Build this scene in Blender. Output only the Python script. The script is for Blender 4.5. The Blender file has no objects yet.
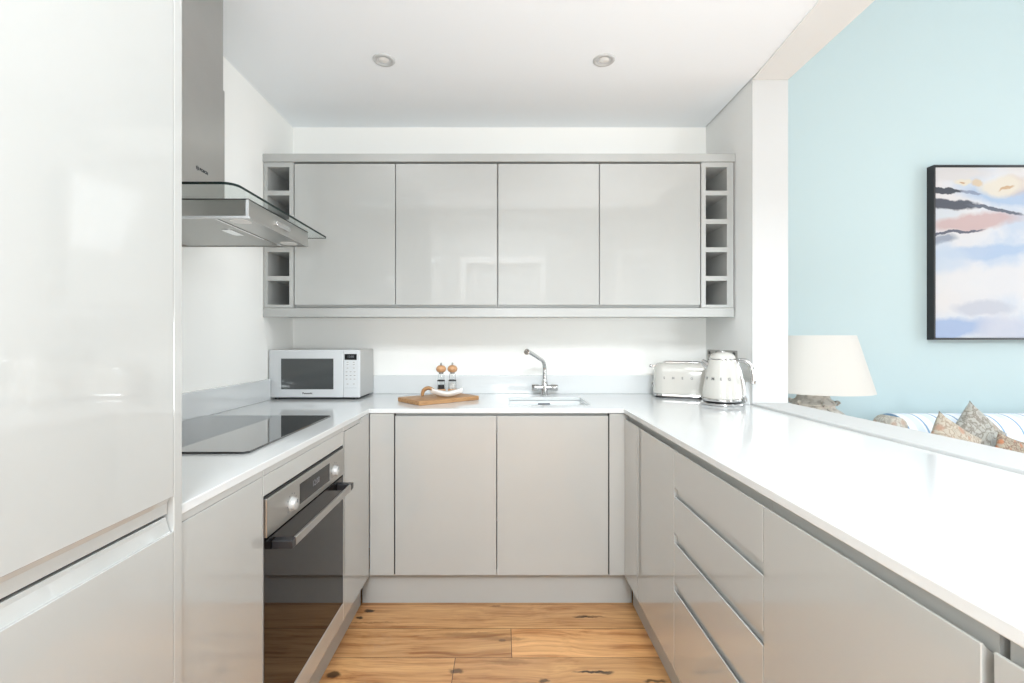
import bpy, bmesh, math, random
from mathutils import Vector, Matrix, Euler
random.seed(7)
S = bpy.context.scene
C = S.collection
PI = math.pi

# ------------------------------------------------------------------ materials
def principled(name, color, rough=.5, metal=0., coat=0., spec=.5, trans=0., bump=0., bscale=60., ior=1.45, var=0., emis=None, coat_rough=.03):
    m = bpy.data.materials.new(name); m.use_nodes = True
    nt = m.node_tree; N = nt.nodes; L = nt.links
    b = N['Principled BSDF']
    b.inputs['Base Color'].default_value = (*color, 1)
    b.inputs['Roughness'].default_value = rough
    b.inputs['Metallic'].default_value = metal
    b.inputs['Coat Weight'].default_value = coat
    b.inputs['Coat Roughness'].default_value = coat_rough
    b.inputs['Specular IOR Level'].default_value = spec
    b.inputs['Transmission Weight'].default_value = trans
    b.inputs['IOR'].default_value = ior
    tc = N.new('ShaderNodeTexCoord')
    no = N.new('ShaderNodeTexNoise'); no.inputs['Scale'].default_value = bscale; no.inputs['Detail'].default_value = 3
    L.new(tc.outputs['Object'], no.inputs['Vector'])
    if var > 0:
        mx = N.new('ShaderNodeMix'); mx.data_type = 'RGBA'
        mx.inputs[6].default_value = (*[c*(1-var) for c in color], 1)
        mx.inputs[7].default_value = (*[min(1, c*(1+var)) for c in color], 1)
        L.new(no.outputs['Fac'], mx.inputs[0]); L.new(mx.outputs[2], b.inputs['Base Color'])
    if bump > 0:
        bp = N.new('ShaderNodeBump'); bp.inputs['Strength'].default_value = bump; bp.inputs['Distance'].default_value = .001
        L.new(no.outputs['Fac'], bp.inputs['Height']); L.new(bp.outputs['Normal'], b.inputs['Normal'])
    if emis:
        b.inputs['Emission Color'].default_value = (*emis[0], 1); b.inputs['Emission Strength'].default_value = emis[1]
    return m

M = {}
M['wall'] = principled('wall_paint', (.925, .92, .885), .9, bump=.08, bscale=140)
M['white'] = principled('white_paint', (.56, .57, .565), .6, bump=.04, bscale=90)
M['rear'] = principled('pale_grey_paint', (.42, .42, .41), .9, bump=.05, bscale=120)
M['woodwork'] = principled('white_woodwork', (.88, .88, .87), .3, coat=.3)
M['ceiling'] = principled('ceiling_paint', (.89, .925, .95), .95, bump=.05, bscale=120)
M['pier'] = principled('wall_paint_darkened', (.78, .785, .77), .9, bump=.08, bscale=140)  # wall paint darkened to offset the strong light on pier and beam
M['blue'] = principled('pale_blue_paint', (.49, .60, .615), .9, bump=.08, bscale=120)
M['gloss'] = principled('grey_gloss_lacquer', (.455, .462, .446), .10, coat=1., coat_rough=.01, var=.01, bscale=3)
M['matt'] = principled('grey_matt_panel', (.455, .462, .446), .35, var=.015, bscale=5)
M['quartz'] = principled('white_quartz', (.69, .71, .71), .12, coat=.25, var=.012, bscale=160)
M['dark'] = principled('shadow_gap_black', (.02, .02, .02), .5)
M['blackglass'] = principled('black_glass', (.006, .006, .007), .03, spec=.45, var=.05)
M['hobglass'] = principled('hob_glass', (.012, .012, .013), .04, coat=.8, spec=.9, var=.05)
M['steel'] = principled('brushed_steel', (.50, .49, .47), .32, metal=1., var=.05, bscale=9)
M['chrome'] = principled('chrome', (.62, .62, .62), .10, metal=1., var=.01)
M['cream'] = principled('cream_enamel', (.54, .53, .49), .12, coat=.8, var=.008, bscale=4)
M['blackplastic'] = principled('black_plastic', (.02, .02, .022), .3, var=.1)
M['silver'] = principled('silver_plastic', (.66, .68, .69), .35, metal=.15, var=.01)
M['silverside'] = principled('silver_metal_case', (.52, .52, .51), .4, metal=.3, var=.02)
M['mwglass'] = principled('microwave_window', (.055, .06, .06), .08, coat=.5, var=.06, bscale=500)
M['sockets'] = principled('brushed_socket_plate', (.35, .34, .32), .35, metal=.8, var=.04)
M['ceramic'] = principled('white_glaze', (.85, .84, .81), .2, coat=.5, var=.01)
M['shade'] = principled('linen_lampshade', (.54, .535, .505), .9, bump=.25, bscale=300, var=.02)
M['sinkmat'] = principled('white_composite', (.82, .85, .85), .3, var=.01)
M['lettering'] = principled('grey_metal_letters', (.22, .22, .215), .4, metal=.3, var=.02)
M['ink'] = principled('dark_ink', (.05, .05, .055), .4, var=.05)
M['greyink'] = principled('grey_print', (.2, .21, .23), .4, var=.05)
M['greenedge'] = principled('glass_edge', (.012, .022, .020), .45, spec=.2, var=.05)
M['gauze'] = principled('filter_metal', (.42, .42, .40), .38, metal=.8, bump=.6, bscale=220, var=.08)
M['lens'] = principled('frosted_lens', (.75, .75, .73), .3, var=.02)
M['brownfloor'] = None

# glass
def glass(name, col, rough=0.):
    return principled(name, col, rough, trans=1., ior=1.45)
M['glass'] = principled('clear_canopy_glass', (.88, .93, .92), .0, trans=1., ior=1.12, spec=.4)
M['clearglass'] = principled('clear_jar_glass', (.97, .98, .98), .02, trans=1., ior=1.15)

def node(nt, t, **kw):
    n = nt.nodes.new(t)
    for k, v in kw.items(): setattr(n, k, v)
    return n

def math_node(nt, op, a, b=None, clamp=False):
    n = node(nt, 'ShaderNodeMath', operation=op, use_clamp=clamp)
    for i, v in enumerate((a, b)):
        if v is None: continue
        if isinstance(v, (int, float)): n.inputs[i].default_value = v
        else: nt.links.new(v, n.inputs[i])
    return n.outputs[0]

def ellipse_mask(nt, U, V, cu, cv, ru, rv, ang=0., soft=.35):
    """1 inside a (rotated) ellipse of the (U,V) sockets, 0 outside."""
    du = math_node(nt, 'SUBTRACT', U, cu); dv = math_node(nt, 'SUBTRACT', V, cv)
    c, s = math.cos(ang), math.sin(ang)
    a = math_node(nt, 'ADD', math_node(nt, 'MULTIPLY', du, c/ru), math_node(nt, 'MULTIPLY', dv, s/ru))
    b = math_node(nt, 'ADD', math_node(nt, 'MULTIPLY', du, -s/rv), math_node(nt, 'MULTIPLY', dv, c/rv))
    d = math_node(nt, 'SQRT', math_node(nt, 'ADD', math_node(nt, 'MULTIPLY', a, a), math_node(nt, 'MULTIPLY', b, b)))
    mr = node(nt, 'ShaderNodeMapRange'); mr.inputs['From Min'].default_value = 1+soft; mr.inputs['From Max'].default_value = 1-soft
    mr.clamp = True
    nt.links.new(d, mr.inputs['Value'])
    return mr.outputs['Result']

def mixc(nt, fac, a, b, mode='MIX'):
    n = node(nt, 'ShaderNodeMix', data_type='RGBA', blend_type=mode)
    for i, v in ((0, fac), (6, a), (7, b)):
        if isinstance(v, (int, float)): n.inputs[i].default_value = v
        elif isinstance(v, tuple): n.inputs[i].default_value = (*v, 1) if len(v) == 3 else v
        else: nt.links.new(v, n.inputs[i])
    return n.outputs[2]

def warped(nt, vec, scale, amt, detail=4):
    no = node(nt, 'ShaderNodeTexNoise'); no.inputs['Scale'].default_value = scale; no.inputs['Detail'].default_value = detail
    nt.links.new(vec, no.inputs['Vector'])
    s = node(nt, 'ShaderNodeVectorMath', operation='SUBTRACT'); nt.links.new(no.outputs['Color'], s.inputs[0]); s.inputs[1].default_value = (.5, .5, .5)
    k = node(nt, 'ShaderNodeVectorMath', operation='SCALE'); nt.links.new(s.outputs[0], k.inputs[0]); k.inputs['Scale'].default_value = amt
    a = node(nt, 'ShaderNodeVectorMath', operation='ADD'); nt.links.new(vec, a.inputs[0]); nt.links.new(k.outputs[0], a.inputs[1])
    return a.outputs[0]

def ramp(nt, fac, stops):
    r = node(nt, 'ShaderNodeValToRGB')
    while len(r.color_ramp.elements) < len(stops): r.color_ramp.elements.new(.5)
    for e, (p, c) in zip(r.color_ramp.elements, stops): e.position = p; e.color = (*c, 1)
    nt.links.new(fac, r.inputs[0])
    return r.outputs[0]

def oak_material(name, light, dark, plank=False, knots=(), rough=.38, gscale=1.):
    m = bpy.data.materials.new(name); m.use_nodes = True
    nt = m.node_tree; b = nt.nodes['Principled BSDF']; L = nt.links
    tc = node(nt, 'ShaderNodeTexCoord')
    P = tc.outputs['Object']
    src = P
    if plank:
        at = node(nt, 'ShaderNodeAttribute', attribute_name='plank')
        k = node(nt, 'ShaderNodeVectorMath', operation='SCALE'); L.new(at.outputs['Color'], k.inputs[0]); k.inputs['Scale'].default_value = 9.
        a = node(nt, 'ShaderNodeVectorMath', operation='ADD'); L.new(P, a.inputs[0]); L.new(k.outputs[0], a.inputs[1]); src = a.outputs[0]
    w = warped(nt, src, 2.2*gscale, .10/gscale, 2)
    mp = node(nt, 'ShaderNodeMapping'); mp.inputs['Scale'].default_value = (1.1*gscale, 17*gscale, 17*gscale); L.new(w, mp.inputs['Vector'])
    n1 = node(nt, 'ShaderNodeTexNoise'); n1.inputs['Scale'].default_value = 1.6; n1.inputs['Detail'].default_value = 6; n1.inputs['Roughness'].default_value = .6
    L.new(mp.outputs[0], n1.inputs['Vector'])
    mp2 = node(nt, 'ShaderNodeMapping'); mp2.inputs['Scale'].default_value = (5*gscale, 150*gscale, 150*gscale); L.new(w, mp2.inputs['Vector'])
    n2 = node(nt, 'ShaderNodeTexNoise'); n2.inputs['Scale'].default_value = 1.; n2.inputs['Detail'].default_value = 4
    L.new(mp2.outputs[0], n2.inputs['Vector'])
    col = ramp(nt, n1.outputs['Fac'], [(.32, dark), (.47, tuple(.6*x+.4*y for x, y in zip(light, dark))), (.66, light)])
    fine = ramp(nt, n2.outputs['Fac'], [(.30, (.78, .74, .70)), (.50, (1, 1, 1))])
    col = mixc(nt, .75, col, fine, 'MULTIPLY')
    # cathedral figure
    wv = node(nt, 'ShaderNodeTexWave', wave_type='BANDS', bands_direction='Y'); wv.inputs['Scale'].default_value = 7*gscale
    wv.inputs['Distortion'].default_value = 9; wv.inputs['Detail'].default_value = 3; wv.inputs['Detail Scale'].default_value = .6
    mp3 = node(nt, 'ShaderNodeMapping'); mp3.inputs['Scale'].default_value = (.35, 1.6, 1); L.new(w, mp3.inputs['Vector']); L.new(mp3.outputs[0], wv.inputs['Vector'])
    fig = ramp(nt, wv.outputs['Color'], [(.0, (.72, .62, .52)), (.22, (1, 1, 1))])
    col = mixc(nt, .35, col, fig, 'MULTIPLY')
    if plank:
        sep = node(nt, 'ShaderNodeSeparateColor'); L.new(at.outputs['Color'], sep.inputs[0])
        br = node(nt, 'ShaderNodeMapRange'); L.new(sep.outputs[0], br.inputs['Value']); br.inputs['To Min'].default_value = .82; br.inputs['To Max'].default_value = 1.18
        cb = node(nt, 'ShaderNodeCombineColor')
        for i in range(3): L.new(br.outputs[0], cb.inputs[i])
        col = mixc(nt, 1., col, cb.outputs[0], 'MULTIPLY')
    if knots:
        wk = warped(nt, P, 38, .026, 5)
        sx = node(nt, 'ShaderNodeSeparateXYZ'); L.new(wk, sx.inputs[0])
        for (x, y, rx, ry, strength, c) in knots:
            mk = ellipse_mask(nt, sx.outputs[0], sx.outputs[1], x, y, rx*1.35, ry*.8, 0, .28)
            col = mixc(nt, math_node(nt, 'MULTIPLY', mk, strength), col, c)
    L.new(col, b.inputs['Base Color'])
    b.inputs['Roughness'].default_value = rough
    bp = node(nt, 'ShaderNodeBump'); bp.inputs['Strength'].default_value = .12; bp.inputs['Distance'].default_value = .002
    L.new(n2.outputs['Fac'], bp.inputs['Height']); L.new(bp.outputs[0], b.inputs['Normal'])
    return m

DK = (.022, .012, .006); BR = (.22, .10, .035)
KN = [(-.60, 2.13, .016, .014, .95, DK), (-.63, 2.075, .012, .008, .9, DK), (-.56, 2.04, .09, .006, .6, BR), (.385, 2.085, .05, .010, .85, BR),
      (.36, 2.08, .03, .006, .8, DK), (-.03, 2.165, .02, .007, .7, BR), (.0, 1.93, .07, .016, .5, BR), (-.13, 1.955, .09, .02, .5, BR), (.0, 1.92, .012, .012, .5, DK),
      (.33, 1.735, .045, .007, .95, DK), (.385, 1.73, .02, .010, .8, DK), (.15, 1.69, .013, .013, .8, DK), (-.17, 1.74, .02, .018, .7, DK),
      (-.62, 1.72, .02, .02, .85, DK), (.02, 1.79, .06, .02, .45, BR), (.55, 1.69, .03, .008, .8, DK), (-.45, 1.67, .05, .012, .4, BR), (.08, 1.68, .05, .008, .4, BR)]
M['oak'] = oak_material('oak_floorboards', (.75, .425, .185), (.40, .165, .052), plank=True, knots=KN)
M['board'] = oak_material('board_wood', (.50, .285, .125), (.27, .13, .05), gscale=3., rough=.5)
M['millwood'] = oak_material('light_beech', (.66, .38, .20), (.46, .24, .11), gscale=4., rough=.4)

def fabric_floral(name, base, spots, accent, scale=22):
    m = bpy.data.materials.new(name); m.use_nodes = True
    nt = m.node_tree; b = nt.nodes['Principled BSDF']; L = nt.links
    tc = node(nt, 'ShaderNodeTexCoord'); w = warped(nt, tc.outputs['Object'], 14, .06)
    n = node(nt, 'ShaderNodeTexNoise'); n.inputs['Scale'].default_value = scale; n.inputs['Detail'].default_value = 5; L.new(w, n.inputs['Vector'])
    v = node(nt, 'ShaderNodeTexVoronoi'); v.inputs['Scale'].default_value = scale*.42; L.new(w, v.inputs['Vector'])
    col = ramp(nt, n.outputs['Fac'], [(.42, base), (.50, spots), (.56, base), (.66, tuple(c*.75 for c in base))])
    mk = ramp(nt, v.outputs['Distance'], [(.16, (1, 1, 1)), (.30, (0, 0, 0))])
    bw = node(nt, 'ShaderNodeRGBToBW'); L.new(mk, bw.inputs[0])
    col = mixc(nt, math_node(nt, 'MULTIPLY', bw.outputs[0], .75), col, accent)
    L.new(col, b.inputs['Base Color']); b.inputs['Roughness'].default_value = .9
    return m
M['floral_a'] = fabric_floral('beige_floral_linen', (.50, .46, .38), (.30, .25, .20), (.46, .27, .19), 30)
M['floral_b'] = fabric_floral('grey_floral_linen', (.46, .46, .42), (.22, .20, .17), (.38, .33, .27))
M['floral_c'] = fabric_floral('rust_floral_linen', (.40, .36, .28), (.20, .12, .09), (.55, .19, .08), 40)
M['floral_d'] = fabric_floral('pale_floral_linen', (.62, .59, .52), (.36, .30, .25), (.50, .36, .28), 30)

def stripe_fabric():
    m = bpy.data.materials.new('blue_striped_cotton'); m.use_nodes = True
    nt = m.node_tree; b = nt.nodes['Principled BSDF']; L = nt.links
    tc = node(nt, 'ShaderNodeTexCoord'); sx = node(nt, 'ShaderNodeSeparateXYZ'); L.new(tc.outputs['Object'], sx.inputs[0])
    f = math_node(nt, 'FRACT', math_node(nt, 'MULTIPLY', sx.outputs[0], 1/.115))
    a = math_node(nt, 'LESS_THAN', f, .10)
    f2 = math_node(nt, 'FRACT', math_node(nt, 'ADD', math_node(nt, 'MULTIPLY', sx.outputs[0], 1/.115), .5))
    a2 = math_node(nt, 'LESS_THAN', f2, .38)
    col = mixc(nt, a2, (.80, .82, .84), (.68, .75, .86))
    col = mixc(nt, a, col, (.24, .38, .56))
    L.new(col, b.inputs['Base Color']); b.inputs['Roughness'].default_value = .9
    return m
M['stripe'] = stripe_fabric()

def carved_stone():
    m = principled('distressed_white_resin', (.62, .61, .56), .7)
    nt = m.node_tree; b = nt.nodes['Principled BSDF']; L = nt.links
    tc = node(nt, 'ShaderNodeTexCoord'); n = node(nt, 'ShaderNodeTexNoise'); n.inputs['Scale'].default_value = 38; n.inputs['Detail'].default_value = 8
    L.new(tc.outputs['Object'], n.inputs['Vector'])
    L.new(ramp(nt, n.outputs['Fac'], [(.30, (.20, .19, .17)), (.42, (.50, .48, .43)), (.55, (.62, .60, .55))]), b.inputs['Base Color'])
    bp = node(nt, 'ShaderNodeBump'); bp.inputs['Strength'].default_value = .7; bp.inputs['Distance'].default_value = .004
    L.new(n.outputs['Fac'], bp.inputs['Height']); L.new(bp.outputs[0], b.inputs['Normal'])
    return m
M['carved'] = carved_stone()

# ------------------------------------------------------------------ mesh helpers
def link(name, bm, mat, parent=None, smooth=False, bevel=0., seg=2, label=None):
    bmesh.ops.recalc_face_normals(bm, faces=bm.faces)
    me = bpy.data.meshes.new(name); bm.to_mesh(me); bm.free()
    mats = mat if isinstance(mat, (list, tuple)) else [mat]
    for x in mats: me.materials.append(x)
    if smooth:
        for p in me.polygons: p.use_smooth = True
    o = bpy.data.objects.new(name, me); C.objects.link(o)
    if bevel:
        md = o.modifiers.new('bevel', 'BEVEL'); md.width = bevel; md.segments = seg; md.limit_method = 'ANGLE'; md.angle_limit = math.radians(40)
        md.harden_normals = False
    if smooth == 'auto':
        try:
            me.set_sharp_from_angle(angle=math.radians(40))
        except Exception: pass
    if parent is not None:
        o.parent = parent
        o.matrix_parent_inverse = Matrix.Identity(4)
    if label: o['label'] = label
    return o

def bx(bm, x0, x1, y0, y1, z0, z1, mi=0):
    v = [bm.verts.new(p) for p in ((x0, y0, z0), (x1, y0, z0), (x1, y1, z0), (x0, y1, z0), (x0, y0, z1), (x1, y0, z1), (x1, y1, z1), (x0, y1, z1))]
    for f in ((0, 3, 2, 1), (4, 5, 6, 7), (0, 1, 5, 4), (1, 2, 6, 5), (2, 3, 7, 6), (3, 0, 4, 7)):
        bm.faces.new([v[i] for i in f]).material_index = mi

def box(*a):
    bm = bmesh.new(); bx(bm, *a); return bm

def boxes(lst):
    bm = bmesh.new()
    for a in lst: bx(bm, *a)
    return bm

def prism(pts, a0, a1, fn):
    """extrude polygon pts (2D) between a0 and a1; fn(p, a) gives the 3D point."""
    bm = bmesh.new()
    A = [bm.verts.new(fn(p, a0)) for p in pts]; B = [bm.verts.new(fn(p, a1)) for p in pts]
    bm.faces.new(A); bm.faces.new(B[::-1])
    n = len(pts)
    for i in range(n): bm.faces.new((A[i], A[(i+1) % n], B[(i+1) % n], B[i]))
    return bm

def lathe(prof, seg=40, bm=None, cx=0, cy=0, cz=0):
    bm = bm or bmesh.new()
    rings = []
    for r, z in prof:
        if r < 1e-5: rings.append([bm.verts.new((cx, cy, cz+z))])
        else: rings.append([bm.verts.new((cx+r*math.cos(2*PI*i/seg), cy+r*math.sin(2*PI*i/seg), cz+z)) for i in range(seg)])
    for a, b in zip(rings, rings[1:]):
        for i in range(seg):
            j = (i+1) % seg
            if len(a) == 1 and len(b) == 1: continue
            if len(a) == 1: bm.faces.new((a[0], b[j], b[i]))
            elif len(b) == 1: bm.faces.new((a[i], a[j], b[0]))
            else: bm.faces.new((a[i], a[j], b[j], b[i]))
    return bm

def tube(pts, radii, seg=16, bm=None, sx=1., caps=True):
    """swept tube along pts with parallel-transport frames."""
    bm = bm or bmesh.new()
    P = [Vector(p) for p in pts]
    if isinstance(radii, (int, float)): radii = [radii]*len(P)
    T = []
    for i in range(len(P)):
        a = P[max(0, i-1)]; b = P[min(len(P)-1, i+1)]; T.append((b-a).normalized())
    up = Vector((0, 0, 1)) if abs(T[0].z) < .9 else Vector((0, 1, 0))
    n = T[0].cross(up).normalized(); rings = []
    for i in range(len(P)):
        n = (n - T[i]*n.dot(T[i])).normalized(); b = T[i].cross(n)
        rings.append([bm.verts.new(P[i] + radii[i]*(sx*math.cos(2*PI*k/seg)*n + math.sin(2*PI*k/seg)*b)) for k in range(seg)])
    for a, b in zip(rings, rings[1:]):
        for i in range(seg):
            j = (i+1) % seg; bm.faces.new((a[i], a[j], b[j], b[i]))
    if caps:
        bm.faces.new(rings[0][::-1]); bm.faces.new(rings[-1])
    return bm

def spline(pts, n=8):
    """Catmull-Rom resample."""
    P = [Vector(p) for p in pts]; P = [P[0]*2-P[1]] + P + [P[-1]*2-P[-2]]
    out = []
    for i in range(1, len(P)-2):
        for k in range(n):
            t = k/n
            a, b, c, d = P[i-1], P[i], P[i+1], P[i+2]
            out.append(.5*((2*b)+(c-a)*t+(2*a-5*b+4*c-d)*t*t+(3*b-a-3*c+d)*t**3))
    out.append(P[-2]); return out

def slab(xs, ys, keep, z0, z1):
    """watertight plate made of the kept cells of a grid."""
    bm = bmesh.new(); T = {}; B = {}
    def v(D, i, j, z):
        if (i, j) not in D: D[(i, j)] = bm.verts.new((xs[i], ys[j], z))
        return D[(i, j)]
    K = {(i, j) for i in range(len(xs)-1) for j in range(len(ys)-1) if keep((xs[i]+xs[i+1])/2, (ys[j]+ys[j+1])/2)}
    for i, j in K:
        q = [(i, j), (i+1, j), (i+1, j+1), (i, j+1)]
        bm.faces.new([v(T, *p, z1) for p in q]); bm.faces.new([v(B, *p, z0) for p in q[::-1]])
        for k, (di, dj) in enumerate(((0, -1), (1, 0), (0, 1), (-1, 0))):
            if (i+di, j+dj) not in K:
                p, r = q[k], q[(k+1) % 4]
                bm.faces.new((v(B, *p, z0), v(B, *r, z0), v(T, *r, z1), v(T, *p, z1)))
    bmesh.ops.dissolve_limit(bm, angle_limit=.01, verts=bm.verts, edges=bm.edges)
    return bm

def rounded_rect(w, h, r, n=5):
    pts = []
    for cx, cy, a0 in ((w/2-r, h/2-r, 0), (-w/2+r, h/2-r, PI/2), (-w/2+r, -h/2+r, PI), (w/2-r, -h/2+r, 1.5*PI)):
        for k in range(n+1):
            a = a0+k/n*PI/2; pts.append((cx+r*math.cos(a), cy+r*math.sin(a)))
    return pts

def text_obj(name, body, size, mat, parent, M4, depth=.0006, spacing=1., bold=0.):
    cu = bpy.data.curves.new(name+'_curve', 'FONT'); cu.body = body; cu.size = size; cu.extrude = depth; cu.align_x = 'CENTER'; cu.align_y = 'CENTER'
    cu.space_character = spacing; cu.offset = bold
    t = bpy.data.objects.new(name+'_tmp', cu); C.objects.link(t)
    dg = bpy.context.evaluated_depsgraph_get(); me = bpy.data.meshes.new_from_object(t.evaluated_get(dg))
    bpy.data.objects.remove(t); bpy.data.curves.remove(cu)
    me.materials.clear(); me.materials.append(mat); me.name = name
    me.transform(M4)
    o = bpy.data.objects.new(name, me); C.objects.link(o)
    if parent is not None: o.parent = parent
    return o

def frame_matrix(origin, right, up):
    r = Vector(right).normalized(); u = Vector(up).normalized(); n = r.cross(u)
    m = Matrix.Identity(4)
    for i in range(3): m[i][0] = r[i]; m[i][1] = u[i]; m[i][2] = n[i]; m[i][3] = origin[i]
    return m

def thing(name, label, cat, loc=(0, 0, 0), rz=0, group=None):
    o = bpy.data.objects.new(name, None); C.objects.link(o); o.location = loc; o.rotation_euler = (0, 0, rz); o.empty_display_size = .1
    o['label'] = label; o['category'] = cat
    if group: o['group'] = group
    return o

def tag(o, label, cat, group=None):
    o['label'] = label; o['category'] = cat
    if group: o['group'] = group
    return o

def struct(name, bm, mat, **k):
    o = link(name, bm, mat, **k); o['kind'] = 'structure'; return o

def shift(o, t):
    """children are modelled in world coordinates; move them into the thing's local frame."""
    for c in o.children:
        c.location = (c.location[0]-t[0], c.location[1]-t[1], c.location[2]-t[2])

# ------------------------------------------------------------------ key planes (metres, camera at x=0,y=0,z=1.22 looking +y)
XL, XR, XO = -1.236, 1.207, 1.378        # left wall, right wall inner / outer face
YB, YP = 2.78, 2.27                      # back wall, end of the pier
ZC, ZH = 2.486, 3.95                     # kitchen ceiling, tall room ceiling
YF = .48                                 # where the low ceiling ends
YBL, XE, YR = 3.30, 5.6, -3.2            # blue wall, window wall, rear wall
ZT, ZS = .913, .893                      # worktop top / underside
FL, FR, FB = -.606, .5590, 2.146          # door planes left, right, back
EL, ER, EB = -.6045, .5545, 2.140          # worktop front edges
ZBOT = .152

# ------------------------------------------------------------------ the room shell
# floor: individual boards in one mesh
bm = bmesh.new(); lay = bm.loops.layers.color.new('plank')
Wp = .185; y1 = 2.183 + Wp*7
joints = {0: [(-9, .9)], 1: [(-9, .9)]}
row = 0; y = y1
rnd = random.Random(11)
while y > YR-.2:
    ya = y-Wp
    # seam positions in x
    k = round((2.183-y)/Wp)
    if k == 0: js = [-1.9, 1.25, 2.9]; cs = {0: .5, 1: .46, 2: .6}
    elif k == 1: js = [-1.6, .038, 2.0]; cs = {1: .36, 2: .95}
    elif k == 2: js = [-2.2, -.18, 1.7]; cs = {1: .62, 2: .45}
    else: js = sorted([rnd.uniform(-1.2, .2), rnd.uniform(.9, 2.2), rnd.uniform(3, 4.4)]); cs = {}
    ed = [XL-.2] + [j for j in js if j > XL] + [XE+.2]
    ed2 = [-3.] + js + [XE+.2]
    for n in range(len(ed2)-1):
        a, b_ = max(XL-.2, ed2[n]), ed2[n+1]
        if b_ <= a: continue
        g = .0011
        vs = [bm.verts.new(p) for p in ((a+g, ya+g, 0), (b_-g, ya+g, 0), (b_-g, y-g, 0), (a+g, y-g, 0))]
        f = bm.faces.new(vs)
        c = (cs.get(n, rnd.random()), rnd.random(), rnd.random(), 1)
        for l in f.loops: l[lay] = c
    y = ya
bx(bm, XL-.2, XE+.2, YR-.2, YBL+.2, -.06, -.002, 1)
struct('floor', bm, [M['oak'], M['dark']])

struct('wall_left', box(XL-.15, XL, YR, YBL, 0, ZH), M['wall'])
struct('wall_back', box(XL, XR, YB, YB+.15, 0, ZH), M['wall'])
# right wall: pier, low wall under the opening, beam above
bm = bmesh.new()
bx(bm, XR, XO, YP, YBL, 0, ZH)
bx(bm, XR, XO, -.35, YP, 0, .895)
vb = [(1.207, YP), (XO, YP), (XO, YF), (1.095, YF)]
lo = [bm.verts.new((x, y_, 2.481)) for x, y_ in vb]; hi = [bm.verts.new((x, y_, ZH)) for x, y_ in vb]
bm.faces.new(lo); bm.faces.new(hi[::-1])
for i in range(4): bm.faces.new((lo[i], lo[(i+1) % 4], hi[(i+1) % 4], hi[i]))
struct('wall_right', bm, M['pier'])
struct('trim_2', box(XR-.001, XO+.0005, YP-.006, YP-.0005, .9235, 2.4805), M['white'], bevel=.001)   # casing on the end of the pier, its white darkened to offset over-bright light
struct('trim_1', box(XR-.003, XO+.012, -.38, YP-.001, .896, .923), M['white'], bevel=.003)          # sill board in the opening
struct('ceiling', box(XL, 1.20, YF, YB, ZC, ZC+.12), M['ceiling'])
struct('wall_fascia', box(XL, 1.10, YF-.10, YF-.001, ZC+.0, ZH), M['white'])
struct('ceiling_living', box(XL, XE, YR, YBL, ZH, ZH+.1), M['ceiling'])
struct('wall_blue', box(XO, XE+.2, YBL, YBL+.15, 0, ZH), M['blue'])

# window wall on the far right, two tall openings
def wall_with_holes(axis, pos, thick, a0, a1, z1, holes):
    """boxes of a wall running along the other axis with rectangular holes (a,b,z0,z1)."""
    L = []; cur = a0
    for (a, b, z0, zt) in sorted(holes):
        L.append((cur, a, 0, z1)); 
        if z0 > 0: L.append((a, b, 0, z0))
        L.append((a, b, zt, z1)); cur = b
    L.append((cur, a1, 0, z1))
    out = []
    for (a, b, z0, zt) in L:
        out.append((pos, pos+thick, a, b, z0, zt) if axis == 'x' else (a, b, pos, pos+thick, z0, zt))
    return boxes(out)
WH = [(-2.8, -1.5, .45, 3.3), (-.9, .4, .45, 3.3), (1.1, 2.4, .45, 3.3)]
struct('wall_far_right', wall_with_holes('x', XE, .2, YR-.2, YBL, ZH, WH), M['white'])
RH = [(-.61, .65, 0, 2.56), (3.2, 4.6, .45, 3.3)]
struct('wall_rear', wall_with_holes('y', YR-.2, .2, XL-.1, XE, ZH, RH), M['rear'])
def sash(name, axis, pos, a, b, z0, z1):
    L = []
    w = .06
    cells = [(a, a+w, z0, z1), (b-w, b, z0, z1), (a+w, b-w, z0, z0+w), (a+w, b-w, z1-w, z1), (a+w, b-w, (z0+z1)/2-.03, (z0+z1)/2+.03),
             ((a+b)/2-.012, (a+b)/2+.012, z0+w, z1-w)]
    for (p, q, r, s) in cells:
        L.append((pos, pos+.05, p, q, r, s) if axis == 'x' else (p, q, pos, pos+.05, r, s))
    return struct(name, boxes(L), M['white'])
sash('window_1', 'x', XE+.06, *WH[0]); sash('window_2', 'x', XE+.06, *WH[1]); sash('window_4', 'x', XE+.06, *WH[2]); sash('window_3', 'y', YR-.12, *RH[1])
# doorway behind the camera: architrave and a panelled leaf
ar = [(-.71, -.61, YR, YR+.03, 0, 2.66), (.65, .75, YR, YR+.03, 0, 2.66), (-.61, .65, YR, YR+.03, 2.56, 2.66)]
struct('trim_3', boxes(ar), M['woodwork'], bevel=.006)
dl = [(-.61, .65, YR-.10, YR-.06, 0, 2.56)]
for x0, x1 in ((-.5, -.02), (.06, .54)):
    for z0, z1 in ((.2, .95), (1.1, 2.2)):
        dl += [(x0, x1, YR-.06, YR-.05, z0, z0+.04), (x0, x1, YR-.06, YR-.05, z1-.04, z1), (x0, x0+.04, YR-.06, YR-.05, z0+.04, z1-.04), (x1-.04, x1, YR-.06, YR-.05, z0+.04, z1-.04)]
struct('door_1', boxes(dl), M['white'])
struct('trim_4', boxes([(1.95, 2.07, YR, YR+.03, 0, 2.80), (2.85, 2.97, YR, YR+.03, 0, 2.80), (2.07, 2.85, YR, YR+.03, 2.68, 2.80), (2.15, 2.23, YR, YR+.03, 0, 2.54), (2.70, 2.78, YR, YR+.03, 0, 2.54), (2.23, 2.70, YR, YR+.03, 2.46, 2.54)]), M['woodwork'], bevel=.006)
struct('baseboard_blue', box(XO, XE, YBL-.02, YBL, 0, .16), M['white'])

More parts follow.
